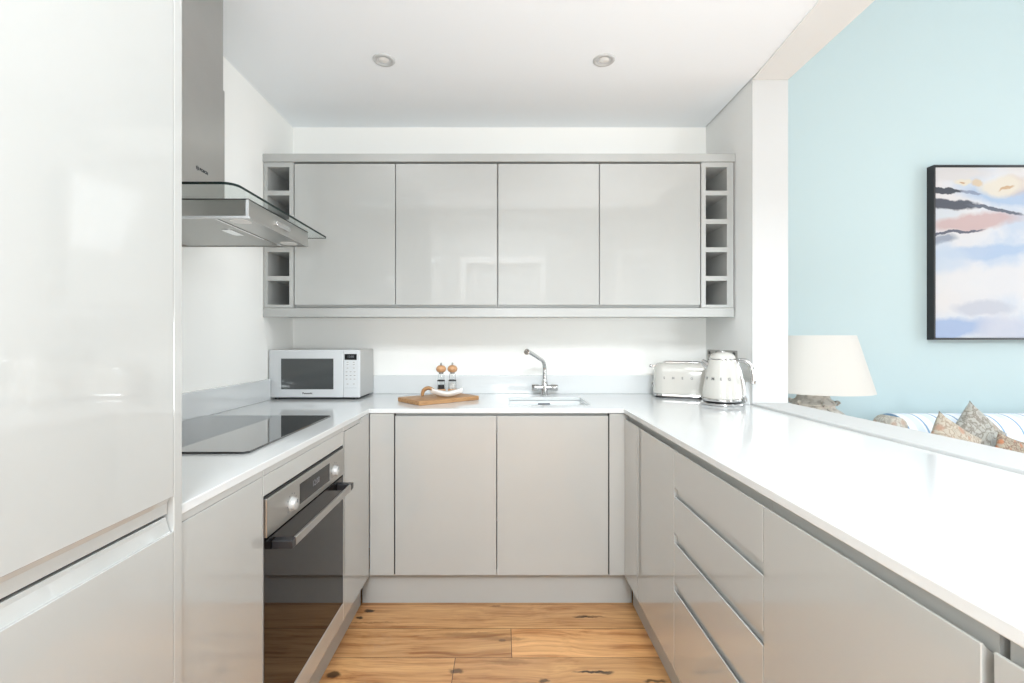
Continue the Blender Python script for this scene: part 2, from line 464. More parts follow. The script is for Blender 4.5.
# ------------------------------------------------------------------ camera-facing conventions for cabinet fronts
def P_left(u, d, z): return (FL-d, u, z)
def P_right(u, d, z): return (FR+d, u, z)
def P_back(u, d, z): return (u, FB+d, z)

def front(name, P, u0, u1, z0, z1, parent, lip=True, mat=None, gap=.0015, label=None, scoop=.020):
    """a handleless door or drawer front with a finger-pull profile along its top edge."""
    if lip: pr = [(0, z0+.001), (0, z1-.0015), (.001, z1), (.0035, z1), (.0055, z1-.003), (scoop*.7, z1-.011), (scoop, z1-.013), (scoop, z0+.001)]
    else: pr = [(0, z0+.001), (0, z1-.001), (.001, z1), (.019, z1), (.019, z0)]
    bm = prism(pr, u0+gap, u1-gap, lambda p, a: P(a, p[0], p[1]))
    return link(name, bm, mat or M['gloss'], parent, bevel=.0008, seg=1, label=label)

def pbox(P, u0, u1, d0, d1, z0, z1):
    a = P(u0, d0, z0); b = P(u1, d1, z1)
    return tuple(v for p in zip(a, b) for v in (min(p), max(p)))

# carcass: sides, bottom, back, recessed rail panel behind the pulls
def carcass(P, u0, u1, depth, parent, z0=ZBOT, z1=.8915, rails=True):
    L = [pbox(P, u0+.0005, u0+.018, .022, depth, z0, z1), pbox(P, u1-.018, u1-.0005, .022, depth, z0, z1),
         pbox(P, u0+.018, u1-.018, .022, depth, z0, z0+.018), pbox(P, u0+.018, u1-.018, depth-.01, depth, z0+.018, z1),
         pbox(P, u0+.0005, u1-.0005, .0205, .0215, z0, z1)]
    return link('carcass', boxes(L), M['matt'], parent)

# ------------------------------------------------------------------ right run
ZDR = .8675
t = thing('base_cabinet', 'grey handleless corner base cabinet right of the sink unit', 'cabinet')
carcass(P_right, 1.527, 1.955, .59, t)
front('door', P_right, 1.527, 1.943, ZBOT, ZDR, t)
link('rail', boxes([pbox(P_right, 1.956, FB-.002, .0205, .0215, ZBOT, .8915)]), M['matt'], t)
link('filler_panel', prism([(0, ZBOT), (0, ZDR), (.005, ZDR), (.02, ZDR-.02), (.02, ZBOT)], 1.946, FB-.002, lambda p, a: P_right(a, p[0], p[1])), M['gloss'], t)

t = thing('drawer_cabinet', 'grey handleless base cabinet with four stacked drawers', 'cabinet')
carcass(P_right, 1.006, 1.527, .59, t)
for k, (z0, z1) in enumerate(((.745, ZDR), (.597, .718), (.440, .568), (ZBOT, .412))):
    dw = front('drawer', P_right, 1.006, 1.527, z0, z1, t, scoop=(.0110 if k else .020))
    if k: link('finger_rail', boxes([pbox(P_right, 1.0075, 1.5255, .0100, .0200, z1-.010, (.745, .597, .440)[k-1]+.004)]), M['gloss'], dw)
t = thing('base_cabinet', 'wide grey handleless base cabinet nearer the camera than the drawers', 'cabinet')
carcass(P_right, .547, 1.006, .59, t); front('door', P_right, .547, 1.006, ZBOT, ZDR, t)
t = thing('base_cabinet', 'grey base cabinet cut off by the bottom right corner of the photo', 'cabinet')
carcass(P_right, -.05, .536, .59, t); front('door', P_right, -.05, .536, ZBOT, ZDR, t)
tag(link('kickboard', box(.607, .623, -.06, 2.178, .0, .150), M['matt'], bevel=.001), 'long grey kickboard under the right-hand cabinets', 'kickboard')

# ------------------------------------------------------------------ back run
t = thing('sink_cabinet', 'wide grey two-door base cabinet beneath the sink', 'cabinet')
L_ = [pbox(P_back, -.490, -.472, .022, .60, ZBOT, .8915), pbox(P_back, .468, .486, .022, .60, ZBOT, .8915), pbox(P_back, -.472, .468, .022, .60, ZBOT, ZBOT+.018),
      pbox(P_back, -.472, .468, .024, .036, .80, .8915)]
link('carcass', boxes(L_), M['matt'], t)
front('door', P_back, -.489, -.0245, ZBOT, .880, t); front('door', P_back, -.0235, .486, ZBOT, .880, t)
for a, b in ((-.604, -.4935), (.4905, .5790)):
    link('filler_panel', prism([(0, ZBOT), (0, .8910), (.02, .8910), (.02, ZBOT)], a, b, lambda p, q: P_back(q, p[0], p[1])), M['gloss'], t, bevel=.0008, seg=1)
for a, b in ((-.493, -.489), (.486, .4905)): link('gap_strip', box(a, b, FB+.012, FB+.03, ZBOT, .8910), M['dark'], t)
tag(link('kickboard', box(-.652, .606, 2.194, 2.21, .0, .1505), M['matt'], bevel=.001), 'grey kickboard under the sink cabinet on the back wall', 'kickboard')

# ------------------------------------------------------------------ left run
ZDL = .877
t = thing('base_cabinet', 'narrow pale base cabinet between the tall unit and the oven', 'cabinet')
carcass(P_left, .883, 1.190, .60, t); front('door', P_left, .883, 1.190, ZBOT, ZDL, t); link('rail', boxes([pbox(P_left, .883, 1.190, .001, .020, ZDL+.0012, .8925)]), M['gloss'], t)
t = thing('oven_housing', 'pale cabinet housing around the built-in oven', 'cabinet')
L_ = [pbox(P_left, 1.1905, 1.1935, .0, .60, ZBOT, .8910), pbox(P_left, 1.793, 1.796, .0, .60, ZBOT, .8910), pbox(P_left, 1.1935, 1.793, .02, .60, ZBOT, .20)]
link('carcass', boxes(L_), M['matt'], t)
front('top_panel', P_left, 1.1935, 1.793, .8245, ZDL, t, gap=.0)
front('bottom_panel', P_left, 1.1935, 1.793, ZBOT, .221, t, lip=False, gap=.0)
link('rail', boxes([pbox(P_left, 1.1905, 1.795, .001, .020, ZDL+.0012, .8925)]), M['gloss'], t)
t = thing('base_cabinet', 'slim pale corner cabinet between oven and sink cabinet', 'cabinet')
bm = boxes([pbox(P_left, 1.797, FB-.002, .02, .60, ZBOT, .8910)]); link('carcass', bm, M['matt'], t)
pr = prism([(1.797, ZBOT), (FB-.002, ZBOT), (FB-.002, .8910), (2.02, .8910), (2.015, .872), (1.797, .872)], 0, .018, lambda p, a: P_left(p[0], a, p[1]))
link('door', pr, M['gloss'], t, bevel=.0008, seg=1)
link('rail', boxes([pbox(P_left, 1.797, 2.013, .004, .0179, .8735, .8925)]), M['gloss'], t)
tag(link('kickboard', box(-.671, -.655, .884, 2.178, .0, .150), M['matt'], bevel=.001), 'grey kickboard running below the oven and left cabinets', 'kickboard')

# tall unit
TF = -.600
def P_tall(u, d, z): return (TF-d, u, z)
t = thing('tall_cabinet', 'tall pale gloss fridge housing filling the left edge', 'cabinet')
link('carcass', boxes([(XL+.001, TF-.025, .262, .28, .1, 2.35), (XL+.001, XL+.02, .28, .857, .1, 2.35), (XL+.02, TF-.03, .28, .857, 2.33, 2.35),
                       (XL+.02, TF-.03, .28, .857, .1, .12), (XL+.02, TF-.035, .28, .857, .905, .925), (TF-.05, TF-.035, .28, .857, .12, .905), (TF-.05, TF-.035, .28, .857, .925, 2.33)]), M['matt'], t)
link('end_panel', box(XL+.001, TF, .8600, .8815, .0, 2.35), M['gloss'], t, bevel=.001, seg=1)
# upper door with a pull rebate along its bottom edge
pr = [(0, .937), (0, 2.33), (.02, 2.33), (.02, .905), (.012, .905), (.011, .925), (.006, .937)]
link('upper_door', prism(pr, .281, .8585, lambda p, a: P_tall(a, p[0], p[1])), M['gloss'], t, bevel=.0008, seg=1)
pr = [(0, .155), (0, .873), (.006, .873), (.012, .893), (.013, .900), (.02, .900), (.02, .155)]
link('lower_door', prism(pr, .281, .8585, lambda p, a: P_tall(a, p[0], p[1])), M['gloss'], t, bevel=.0008, seg=1)
link('gap_strip', box(TF-.034, TF-.0205, .281, .83, .900, .9065), M['dark'], t)
link('kickboard', box(TF-.07, TF-.054, .262, .858, 0, .145), M['matt'], t)

# ------------------------------------------------------------------ worktop with the sink cut-out, upstands
SX0, SX1, SY0, SY1 = .035, .430, 2.262, 2.600
xs = [XL, EL, SX0, SX1, ER, XR-.004]; ys = [-.34, .8825, EB, SY0, SY1, YB]
def keep(x, y):
    if x < EL: return y > .8825
    if x > ER: return True
    if SX0 < x < SX1 and SY0 < y < SY1: return False
    return y > EB
tag(link('worktop', slab(xs, ys, keep, ZS, ZT), M['quartz'], bevel=.002), 'glossy white quartz worktop in a U around the kitchen', 'worktop')
tag(link('upstand', box(XL, XL+.02, .883, 2.470, ZT+.0005, 1.022), M['quartz'], bevel=.0015), 'low white quartz upstand along the left wall', 'upstand')
tag(link('upstand', box(XL, XR, YB-.02, YB, ZT+.0005, 1.022), M['quartz'], bevel=.0015), 'low white quartz upstand along the back wall', 'upstand')
tag(link('upstand', box(XR-.02, XR, YP+.02, YB-.0205, ZT+.0005, 1.022), M['quartz'], bevel=.0015), 'short white quartz upstand on the right wall behind the kettle', 'upstand')

# undermount sink
t = thing('sink', 'white undermount sink set into the worktop below the tap', 'sink', (.2325, 2.431, .70))
bm = bmesh.new()
w, d = SX1-SX0+.010, SY1-SY0+.010
def ring(wd, hd, z, r): return [bm.verts.new((x, y_, z)) for x, y_ in rounded_rect(wd, hd, r)]
R = [ring(w+.03, d+.03, .1905, .03), ring(w, d, .1905, .02), ring(w-.006, d-.006, .03, .03), ring(w-.05, d-.05, .008, .04), ring(.09, .09, .004, .044), ring(.086, .086, -.02, .042)]
O = [ring(w+.03, d+.03, .180, .03), ring(w+.012, d+.012, .178, .03), ring(w+.008, d+.008, .0, .03)]
def bridge(a, b):
    n = len(a)
    for i in range(n): bm.faces.new((a[i], a[(i+1) % n], b[(i+1) % n], b[i]))
for a, b in zip(R, R[1:]): bridge(a, b)
bridge(R[0], O[0]); bridge(O[0], O[1]); bridge(O[1], O[2]); bridge(O[2], R[5]); bm.faces.new(R[5])
link('basin', bm, M['sinkmat'], t, smooth='auto')
link('overflow', boxes([(-.033, .033, d/2-.0055, d/2-.001, .170, .179)]), M['greyink'], t)
link('drain', lathe([(0, .006), (.03, .006), (.038, .0085), (.041, .0045)], 28), M['chrome'], t, smooth=True)

# ------------------------------------------------------------------ wall cabinets
UF = 2.43; UTOP = 2.143; UBOT = 1.409
def P_up(u, d, z): return (u, UF+d, z)
s = 1/193.4
doorx = [(-1.073, -.5535), (-.5475, -.0265), (-.0185, .5000), (.5065, 1.0250)]
hinge = ['above the microwave, half behind the extractor hood', 'second from the left, above the chopping board', 'third from the left, above the mixer tap', 'last on the right, above the toaster']
for (a, b), h in zip(doorx, hinge):
    t = thing('wall_cabinet', 'grey gloss wall cabinet ' + h, 'wall cabinet', group='row of grey wall cabinets')
    c0, c1 = a-.003, b+.003
    link('carcass', boxes([(c0, c0+.016, UF+.02, YB, UBOT-.012, UTOP), (c1-.016, c1, UF+.02, YB, UBOT-.012, UTOP), (c0+.016, c1-.016, UF+.021, YB, UBOT-.012, UBOT+.006),
                           (c0+.016, c1-.016, UF+.021, YB, UTOP-.018, UTOP), (c0+.016, c1-.016, YB-.01, YB, UBOT+.006, UTOP-.018)]), M['matt'], t)
    pr = [(0, UBOT), (0, UTOP-.004), (.019, UTOP-.004), (.019, UBOT+.006), (.012, UBOT+.006), (.006, UBOT)]
    link('door', prism(pr, a, b, lambda p, q: P_up(q, p[0], p[1])), M['gloss'], t, bevel=.0008, seg=1)
def wine_rack(x0, x1, ox0, ox1, label):
    t = thing('wine_rack', label, 'wine rack', group='slim wine rack shelving units')
    z0, z1 = 1.395, 2.147
    rows = [(167.0, 190.6), (195.3, 219.0), (223.8, 247.3), (252.0, 276.0), (280.6, 304.7)]
    cells = [(1.22+(341.5-b)*s, 1.22+(341.5-a)*s) for a, b in rows][::-1]
    L = [(x0, ox0, UF+.001, YB, z0, z1), (ox1, x1, UF+.001, YB, z0, z1)]
    link('side_panel', boxes([L[0]]), M['matt'], t); link('side_panel', boxes([L[1]]), M['matt'], t)
    link('back_panel', box(ox0, ox1, YB-.012, YB, z0, z1), M['matt'], t)
    prev = z0
    for lo_, hi_ in cells + [(z1, None)]:
        link('shelf', box(ox0, ox1, UF+.001, YB-.012, prev, lo_), M['matt'], t)
        prev = hi_
wine_rack(-1.231, -1.078, -1.213, -1.100, 'open five-slot wine rack at the left end beside the hood')
wine_rack(1.031, 1.197, 1.054, 1.164, 'open five-slot wine rack at the right end above the kettle')
tag(link('cornice', box(XL+.001, 1.205, UF-.004, YB, 2.149, 2.190), M['matt'], bevel=.001, seg=1), 'grey cornice board along the top of the wall cabinets', 'cornice')
tag(link('light_pelmet', box(XL+.001, 1.200, UF-.002, UF+.02, 1.347, 1.393), M['matt'], bevel=.001, seg=1), 'grey pelmet strip under the front of the wall cabinets', 'pelmet')
tag(link('base_board', box(XL+.001, 1.200, UF+.0205, YB, 1.360, 1.378), M['matt'], bevel=.001, seg=1), 'grey underside board closing the bottom of wall cabinets', 'board')

# ------------------------------------------------------------------ oven
OY0, OY1 = 1.1945, 1.792; OZ0, OZ1 = .2225, .822
t = thing('built_in_oven', 'stainless steel and black glass built-in oven under the hob', 'oven', (FL, 1.493, OZ0))
T = (FL, 1.493, OZ0)
def ob(d0, d1, y0, y1, z0, z1): return (FL-d1, FL-d0, y0, y1, z0, z1)
link('housing', boxes([ob(.018, .55, OY0+.01, OY1-.01, OZ0+.005, OZ1-.012)]), M['blackplastic'], t)
link('bezel', boxes([ob(.0, .016, OY0, OY1, OZ1-.004, OZ1), ob(.0, .016, OY0, OY0+.004, OZ0, OZ1-.004), ob(.0, .016, OY1-.004, OY1, OZ0, OZ1-.004)]), M['blackplastic'], t)
link('control_panel', boxes([ob(-.006, .016, OY0+.004, OY1-.004, .718, OZ1-.005)]), M['steel'], t, bevel=.002)
link('display', boxes([ob(-.0068, -.005, 1.395, 1.634, .737, .797)]), M['blackglass'], t, bevel=.0003, seg=1)
text_obj('clock_digits', '12:00', .026, M['greyink'], t, frame_matrix((FL+.0069, 1.515, .768), (0, 1, 0), (0, 0, 1)), depth=.0002)
for ky in (1.343, 1.684):
    m = frame_matrix((FL+.006, ky, .756), (0, 1, 0), (0, 0, 1))
    bm = lathe([(.021, 0), (.021, .002), (.0175, .003), (.0165, .013), (.014, .015), (0, .0155)], 32); bmesh.ops.transform(bm, matrix=m, verts=bm.verts)
    kn = link('knob', bm, M['silverside'], t, smooth='auto')
    bm = boxes([(-.0012, .0012, .004, .015, .0152, .0162)]); bmesh.ops.transform(bm, matrix=m, verts=bm.verts)
    link('pointer', bm, M['ink'], kn)
    bm = bmesh.new()
    for k in range(9):
        a = math.radians(-120+k*30 + 90)
        x, z = .030*math.cos(a), .030*math.sin(a)
        bx(bm, x-.0018, x+.0018, z-.0018, z+.0018, .0002, .0008)
    bmesh.ops.transform(bm, matrix=m, verts=bm.verts)
    link('dial_marks', bm, M['greyink'], t)
link('door', boxes([ob(.0, .016, OY0+.004, OY1-.004, OZ0+.002, .708)]), M['blackglass'], t, bevel=.001)
link('gap_strip', boxes([ob(.010, .016, OY0+.004, OY1-.004, .709, .717)]), M['dark'], t)
hb = link('handle', prism([(-.012, -.004), (.012, -.004), (.012, .004), (-.012, .004)], 1.262, 1.722, lambda p, a: (FL+.050+p[1], a, .685+p[0])), M['steel'], t, bevel=.0025)
for y0 in (1.235, 1.722):
    link('bracket', boxes([(FL+.0002, FL+.054, y0, y0+.027, .673, .697)]), M['blackplastic'], t, bevel=.003)
shift(t, T)

# hob
t = thing('induction_hob', 'black glass induction hob flush on the left worktop', 'hob', (-.948, 1.596, ZT))
pts = [(-.260, -.316), (.243, -.316), (.255, -.304), (.255, .306), (.245, .316), (-.260, .316)]
link('glass_top', prism(pts, .0006, .0065, lambda p, a: (p[0], p[1], a)), M['hobglass'], t, bevel=.0012)

# ------------------------------------------------------------------ extractor hood
HY = 1.593
t = thing('extractor_hood', 'stainless chimney extractor hood with flat glass canopy above hob', 'extractor hood', (XL, HY, 1.585))
T = (XL, HY, 1.585)
BX, BY0, BY1 = -.750, 1.390, 1.817
link('chimney', box(XL+.001, -1.020, 1.46, 1.73, 1.655, 2.140), M['steel'], t, bevel=.002)
link('upper_chimney', box(XL+.001, -1.0235, 1.4635, 1.7265, 2.141, ZC), M['steel'], t, bevel=.002)
bm = bmesh.new()
L_ = [(XL+.001, BX-.012, BY0+.001, BY1-.001, 1.600, 1.642), (XL+.001, BX, BY0, BY0+.012, 1.586, 1.642), (XL+.001, BX, BY1-.012, BY1, 1.586, 1.642), (BX-.012, BX, BY0+.012, BY1-.012, 1.586, 1.642)]
link('body', boxes([(XL+.001, BX, BY0, BY1, 1.592, 1.6400)]), M['steel'], t, bevel=.001)
link('bottom_rim', box(XL+.001, BX, BY0, BY0+.010, 1.585, 1.5918), M['silver'], t); link('bottom_rim', box(XL+.001, BX, BY1-.006, BY1, 1.585, 1.5918), M['steel'], t); link('bottom_rim', box(BX-.006, BX, BY0+.010, BY1-.006, 1.585, 1.5918), M['steel'], t)
link('corner_trim', box(BX-.0075, BX+.0008, BY0-.0008, BY0+.0005, 1.592, 1.6400), M['silver'], t)
for y0, y1 in ((BY0+.012, HY+.01), (HY+.012, BY1-.008)):
    pass
link('filter', box(XL+.03, -.860, BY0+.012, BY1-.010, 1.5875, 1.5915), M['gauze'], t, bevel=.0005)
link('divider_strip', box(-.8585, -.8525, BY0+.010, BY1-.008, 1.5855, 1.5915), M['chrome'], t)
link('lamp_panel', box(-.851, BX-.008, BY0+.012, BY1-.008, 1.588, 1.5915), M['steel'], t)
for ly in (1.440, 1.765):
    link('lamp_lens', prism(rounded_rect(.055, .055, .02), 1.5865, 1.5885, lambda p, a, ly=ly: (-.800+p[0], ly+p[1], a)), M['lens'], t)
link('filter_latch', prism(rounded_rect(.035, .085, .012), 1.5855, 1.588, lambda p, a: (-.905+p[0], 1.58+p[1], a)), M['chrome'], t)
link('control_bar', prism(rounded_rect(.100, .017, .006), BX+.0002, BX+.006, lambda p, a: (a, 1.605+p[0], 1.612+p[1])), M['chrome'], t, bevel=.001)
link('seam', boxes([(XL+.002, BX+.0006, BY0-.0006, BY1, 1.6401, 1.6424)]), M['dark'], t)
# canopy glass with rounded near and far corners
GX, GY0, GY1 = -.720, 1.262, 1.930
r = .035; pts = [(XL+.002, GY0)]
for k in range(7):
    a = -PI/2+k/6*PI/2; pts.append((GX-r+r*math.cos(a), GY0+r+r*math.sin(a)))
for k in range(7):
    a = k/6*PI/2; pts.append((GX-.008+.008*math.cos(a), GY1-.008+.008*math.sin(a)))
pts.append((XL+.002, GY1))
bm = prism(pts, 1.6425, 1.6490, lambda p, a: (p[0], p[1], a))
cg = link('glass_canopy', bm, [M['glass']], t)
# polished dark edge band
ring_pts = [(x, y_) for x, y_ in pts]
bm = bmesh.new()
for (a, b) in zip(ring_pts, ring_pts[1:]):
    dx, dy = b[0]-a[0], b[1]-a[1]; ln = math.hypot(dx, dy); 
    nx, ny = dy/ln*.0004, -dx/ln*.0004
    v = [bm.verts.new(p) for p in ((a[0]+nx, a[1]+ny, 1.6420), (b[0]+nx, b[1]+ny, 1.6420), (b[0]+nx, b[1]+ny, 1.6493), (a[0]+nx, a[1]+ny, 1.6493))]
    bm.faces.new(v)
link('edge_band', bm, M['greenedge'], cg)
# maker's mark on the chimney: ring symbol and the word
mk = frame_matrix((-1.0195, 1.600, 1.765), (0, 1, 0), (0, 0, 1))
text_obj('logo', 'BOSCH', .0135, M['ink'], t, frame_matrix((-1.0197, 1.608, 1.801), (0, 1, 0), (0, 0, 1)), depth=.0004, bold=.0007)
bm = bmesh.new(); EY, EZ = 1.574, 1.801
for k in range(28):
    a0, a1 = 2*PI*k/28, 2*PI*(k+1)/28
    bm.faces.new([bm.verts.new((-1.0195, EY+rr*math.cos(a), EZ+rr*math.sin(a))) for rr, a in ((.0075, a0), (.0075, a1), (.0058, a1), (.0058, a0))])
for y0, y1, z0, z1 in ((-.004, -.0026, -.005, .005), (.0026, .004, -.005, .005), (-.0026, .0026, -.0007, .0007)): bx(bm, -1.0198, -1.0194, EY+y0, EY+y1, EZ+z0, EZ+z1)
link('emblem', bm, M['ink'], t)
shift(t, T)

# ------------------------------------------------------------------ downlights
for x, y_, lab in ((-.531, 2.114, 'round white recessed ceiling downlight above the microwave side'), (.459, 2.114, 'round white recessed ceiling downlight above the sink side')):
    t = thing('ceiling_light', lab, 'downlight', (x, y_, ZC), group='recessed kitchen downlights')
    link('bezel', lathe([(.030, -.0005), (.034, -.006), (.046, -.0045), (.050, -.0005), (.050, .0)], 40), M['white'], t, smooth=True)
    link('reflector', lathe([(.030, -.002), (.026, -.0015), (.022, -.0008)], 32), M['silver'], t, smooth=True)
    link('bulb', lathe([(.022, -.0008), (.018, -.004), (.008, -.0055), (0, -.0058)], 32), M['lens'], t, smooth=True)

# ------------------------------------------------------------------ microwave
MX0, MX1, MY0, MY1, MZ0, MZ1 = -1.2285, -.750, 2.478, 2.752, .925, 1.178
t = thing('microwave_oven', 'silver microwave oven with dark window in left corner', 'microwave', (-.99, 2.615, ZT))
T = (-.99, 2.615, ZT)
link('housing', box(MX0+.003, MX1-.002, MY0+.018, MY1, MZ0, MZ1), M['silverside'], t, bevel=.004)
SPLIT = -.836
dr = link('door', box(MX0, SPLIT-.001, MY0, MY0+.017, MZ0, MZ1-.001), M['silver'], t, bevel=.003)
link('door_window', prism(rounded_rect(.276, .162, .003), MY0-.0008, MY0+.002, lambda p, a: (-1.0266+p[0], a, 1.049+p[1])), M['mwglass'], dr)
text_obj('logo', 'Panasonic', .0135, M['ink'], dr, frame_matrix((-1.026, MY0-.0003, .947), (1, 0, 0), (0, 0, 1)), depth=.0003, bold=.0004)
cp = link('control_panel', box(SPLIT, MX1, MY0, MY0+.017, MZ0, MZ1-.001), M['silver'], t, bevel=.003)
link('display', box(-.830, -.766, MY0-.0008, MY0+.002, 1.123, 1.154), M['blackglass'], cp)
text_obj('clock_digits', '12:00', .016, M['greyink'], cp, frame_matrix((-.798, MY0-.0009, 1.140), (1, 0, 0), (0, 0, 1)), depth=.0002)
for i, z in enumerate((1.111, 1.098, 1.080, 1.060, 1.041, 1.022, .996)):
    for x in ((-.814, -.781) if i in (0, 1, 2, 6) else (-.819, -.798, -.777)):
        link('button', prism(rounded_rect(.014, .008, .002), MY0-.001, MY0+.001, lambda p, a, x=x, z=z: (x+p[0], a, z+p[1])), M['lens'], cp)
        link('button_mark', box(x-.0052, x+.0052, MY0-.0014, MY0-.0009, z-.0015, z+.0015), M['greyink'], cp)
link('panel_line', box(-.828, -.768, MY0-.0006, MY0+.001, .975, .9758), M['greyink'], cp)
for fx in (MX0+.03, MX1-.03):
    for fy in (MY0+.03, MY1-.03):
        link('foot', lathe([(0, 0), (.012, 0), (.012, .0132)], 16, cx=fx, cy=fy, cz=ZT), M['blackplastic'], t)
shift(t, T)

# ------------------------------------------------------------------ chopping board, mills, scoop
BA = math.radians(40.5); BC = (-.328, 2.444)
tag(link('chopping_board', prism(rounded_rect(.362, .228, .014), 0, .021, lambda p, a: (p[0], p[1], a)), M['board'], bevel=.003), 'rectangular wooden chopping board lying askew on the back worktop', 'chopping board')
cb = bpy.data.objects['chopping_board']; cb.location = (*BC, ZT+.0003); cb.rotation_euler = (0, 0, BA)
ZB = ZT+.0216
def mill(x, y, label, fill, dark):
    t = thing('pepper_mill', label, 'mill', (x, y, ZB), group='pair of wood and glass mills on the board')
    link('base', lathe([(0, 0), (.0245, 0), (.0255, .002), (.0255, .024), (.0215, .029), (0, .0295)], 32), M['millwood'], t, smooth='auto')
    mp = link('glass_body', lathe([(.0200, .022), (.0218, .024), (.0205, .060), (.0175, .075), (.0170, .104), (.0150, .104), (.0155, .075), (.0185, .060), (.0195, .024), (.0190, .022), (.02, .022)], 32), M['clearglass'], t, smooth='auto')
    mp.location = (0, 0, .006)
    mp = link('filling', lathe([(0, .0225), (.0180, .0235), (.0170, fill), (0, fill)], 24), M['ink'] if dark else M['ceramic'], t, smooth='auto', label='dark peppercorns inside' if dark else 'white salt inside')
    mp.location = (0, 0, .006)
    mp = link('collar', lathe([(.0178, .064), (.0215, .065), (.0208, .071), (.0180, .072)], 32), M['blackplastic'], t, smooth='auto')
    mp.location = (0, 0, .006)
    mp = link('neck', lathe([(0, .103), (.0120, .103), (.0125, .112), (0, .113)], 24), M['sockets'], t, smooth='auto')
    mp.location = (0, 0, .006)
    mp = link('cap', lathe([(0, .1120), (.014, .1120), (.0235, .118), (.0272, .128), (.0265, .136), (.020, .146), (.010, .1505), (0, .151)], 32), M['millwood'], t, smooth=True)
    mp.location = (0, 0, .006)
    mp = link('finial', lathe([(0, .150), (.005, .150), (.0055, .155), (.0045, .163), (0, .165)], 16), M['sockets'], t, smooth=True)
    mp.location = (0, 0, .006)
mill(-.3300, 2.545, 'wood-capped glass mill with dark peppercorns, left of the pair', .045, True)
mill(-.2700, 2.560, 'wood-capped glass mill with white salt, right of the pair', .052, False)

t = thing('serving_scoop', 'white scoop with arched wooden handle lying on chopping board', 'scoop', (-.285, 2.415, ZB), math.radians(6))
bm = bmesh.new(); nu, nv = 22, 10; G = []; G2 = []
for i in range(nu+1):
    u = i/nu; x = -.082+.165*u
    hw = .034*math.sin(PI*min(1, u*.97+.015))**.6
    zc = .006+.016*abs(u-.5)**1.6*2.2*2
    G.append([bm.verts.new((x, hw*(2*j/nv-1), zc+.022*(2*j/nv-1)**2)) for j in range(nv+1)])
    G2.append([bm.verts.new((x, (hw+.001)*(2*j/nv-1), zc+.022*(2*j/nv-1)**2-.0055)) for j in range(nv+1)])
for Gx in (G, G2):
    for i in range(nu):
        for j in range(nv): bm.faces.new((Gx[i][j], Gx[i+1][j], Gx[i+1][j+1], Gx[i][j+1]))
for i in range(nu):
    for j in (0, nv): bm.faces.new((G[i][j], G[i+1][j], G2[i+1][j], G2[i][j]))
for i in (0, nu):
    for j in range(nv): bm.faces.new((G[i][j], G[i][j+1], G2[i][j+1], G2[i][j]))
link('bowl', bm, M['ceramic'], t, smooth=True)
pts = spline([(-.058, .0, .022), (-.072, .0, .040), (-.095, .0, .047), (-.116, .0, .036), (-.122, .0, .018), (-.122, .0, .008)], 6)
link('handle', tube(pts, [.0070+.003*math.sin(PI*i/(len(pts)-1)) for i in range(len(pts))], 14, sx=1.5), M['board'], t, smooth=True)

# ------------------------------------------------------------------ tap
t = thing('mixer_tap', 'chrome swivel mixer tap with crossbar handles behind the sink', 'tap', (.244, 2.690, ZT))
link('base', lathe([(0, 0), (.023, 0), (.023, .004), (.0185, .008), (.0180, .060), (.0165, .078), (.0130, .090), (0, .091)], 32), M['chrome'], t, smooth='auto')
link('crossbar', tube([(-.032, 0, .044), (.032, 0, .044)], .0150, 24), M['chrome'], t, smooth='auto')
for sg in (-1, 1):
    link('handle', tube([(sg*.030, 0, .044), (sg*.034, 0, .044), (sg*.036, 0, .044), (sg*.071, 0, .044), (sg*.074, 0, .044)], [.0155, .0155, .0200, .0195, .0170], 24), M['chrome'], t, smooth='auto')
pts = spline([(0, 0, .085), (0, 0, .125), (-.001, -.002, .165), (-.012, -.020, .196), (-.040, -.062, .215), (-.080, -.122, .240), (-.108, -.166, .256)], 6)
link('spout', tube(pts, .0112, 20), M['chrome'], t, smooth=True)
link('aerator', tube([(-.1035, -.158, .2545), (-.108, -.166, .2545), (-.113, -.178, .2500), (-.1135, -.180, .2495)], [.0115, .0150, .0150, .0135], 24), M['chrome'], t, smooth='auto')
link('nozzle', tube([(-.1132, -.1795, .2497), (-.1141, -.1815, .2489)], .0100, 20), M['sockets'], t)

# ------------------------------------------------------------------ sockets on the right wall
for y0, lab in ((2.600, 'steel double wall socket further back behind the kettle'), (2.402, 'steel double wall socket nearer the pier behind the kettle')):
    t = thing('wall_socket', lab, 'socket', (XR, y0+.08, 1.130), group='pair of steel wall sockets')
    link('plate', prism(rounded_rect(.150, .086, .006), -.004, 0, lambda p, a: (a, p[0], p[1])), M['sockets'], t, bevel=.001)
    for sy in (-.045, .045):
        link('switch', box(-.0075, -.0042, sy-.008, sy+.008, .018, .034), M['blackplastic'], t)
        link('pin_holes', boxes([(-.0046, -.0042, sy-.003, sy+.003, -.002, .006), (-.0046, -.0042, sy-.014, sy-.006, -.016, -.012), (-.0046, -.0042, sy+.006, sy+.014, -.016, -.012)]), M['ink'], t)

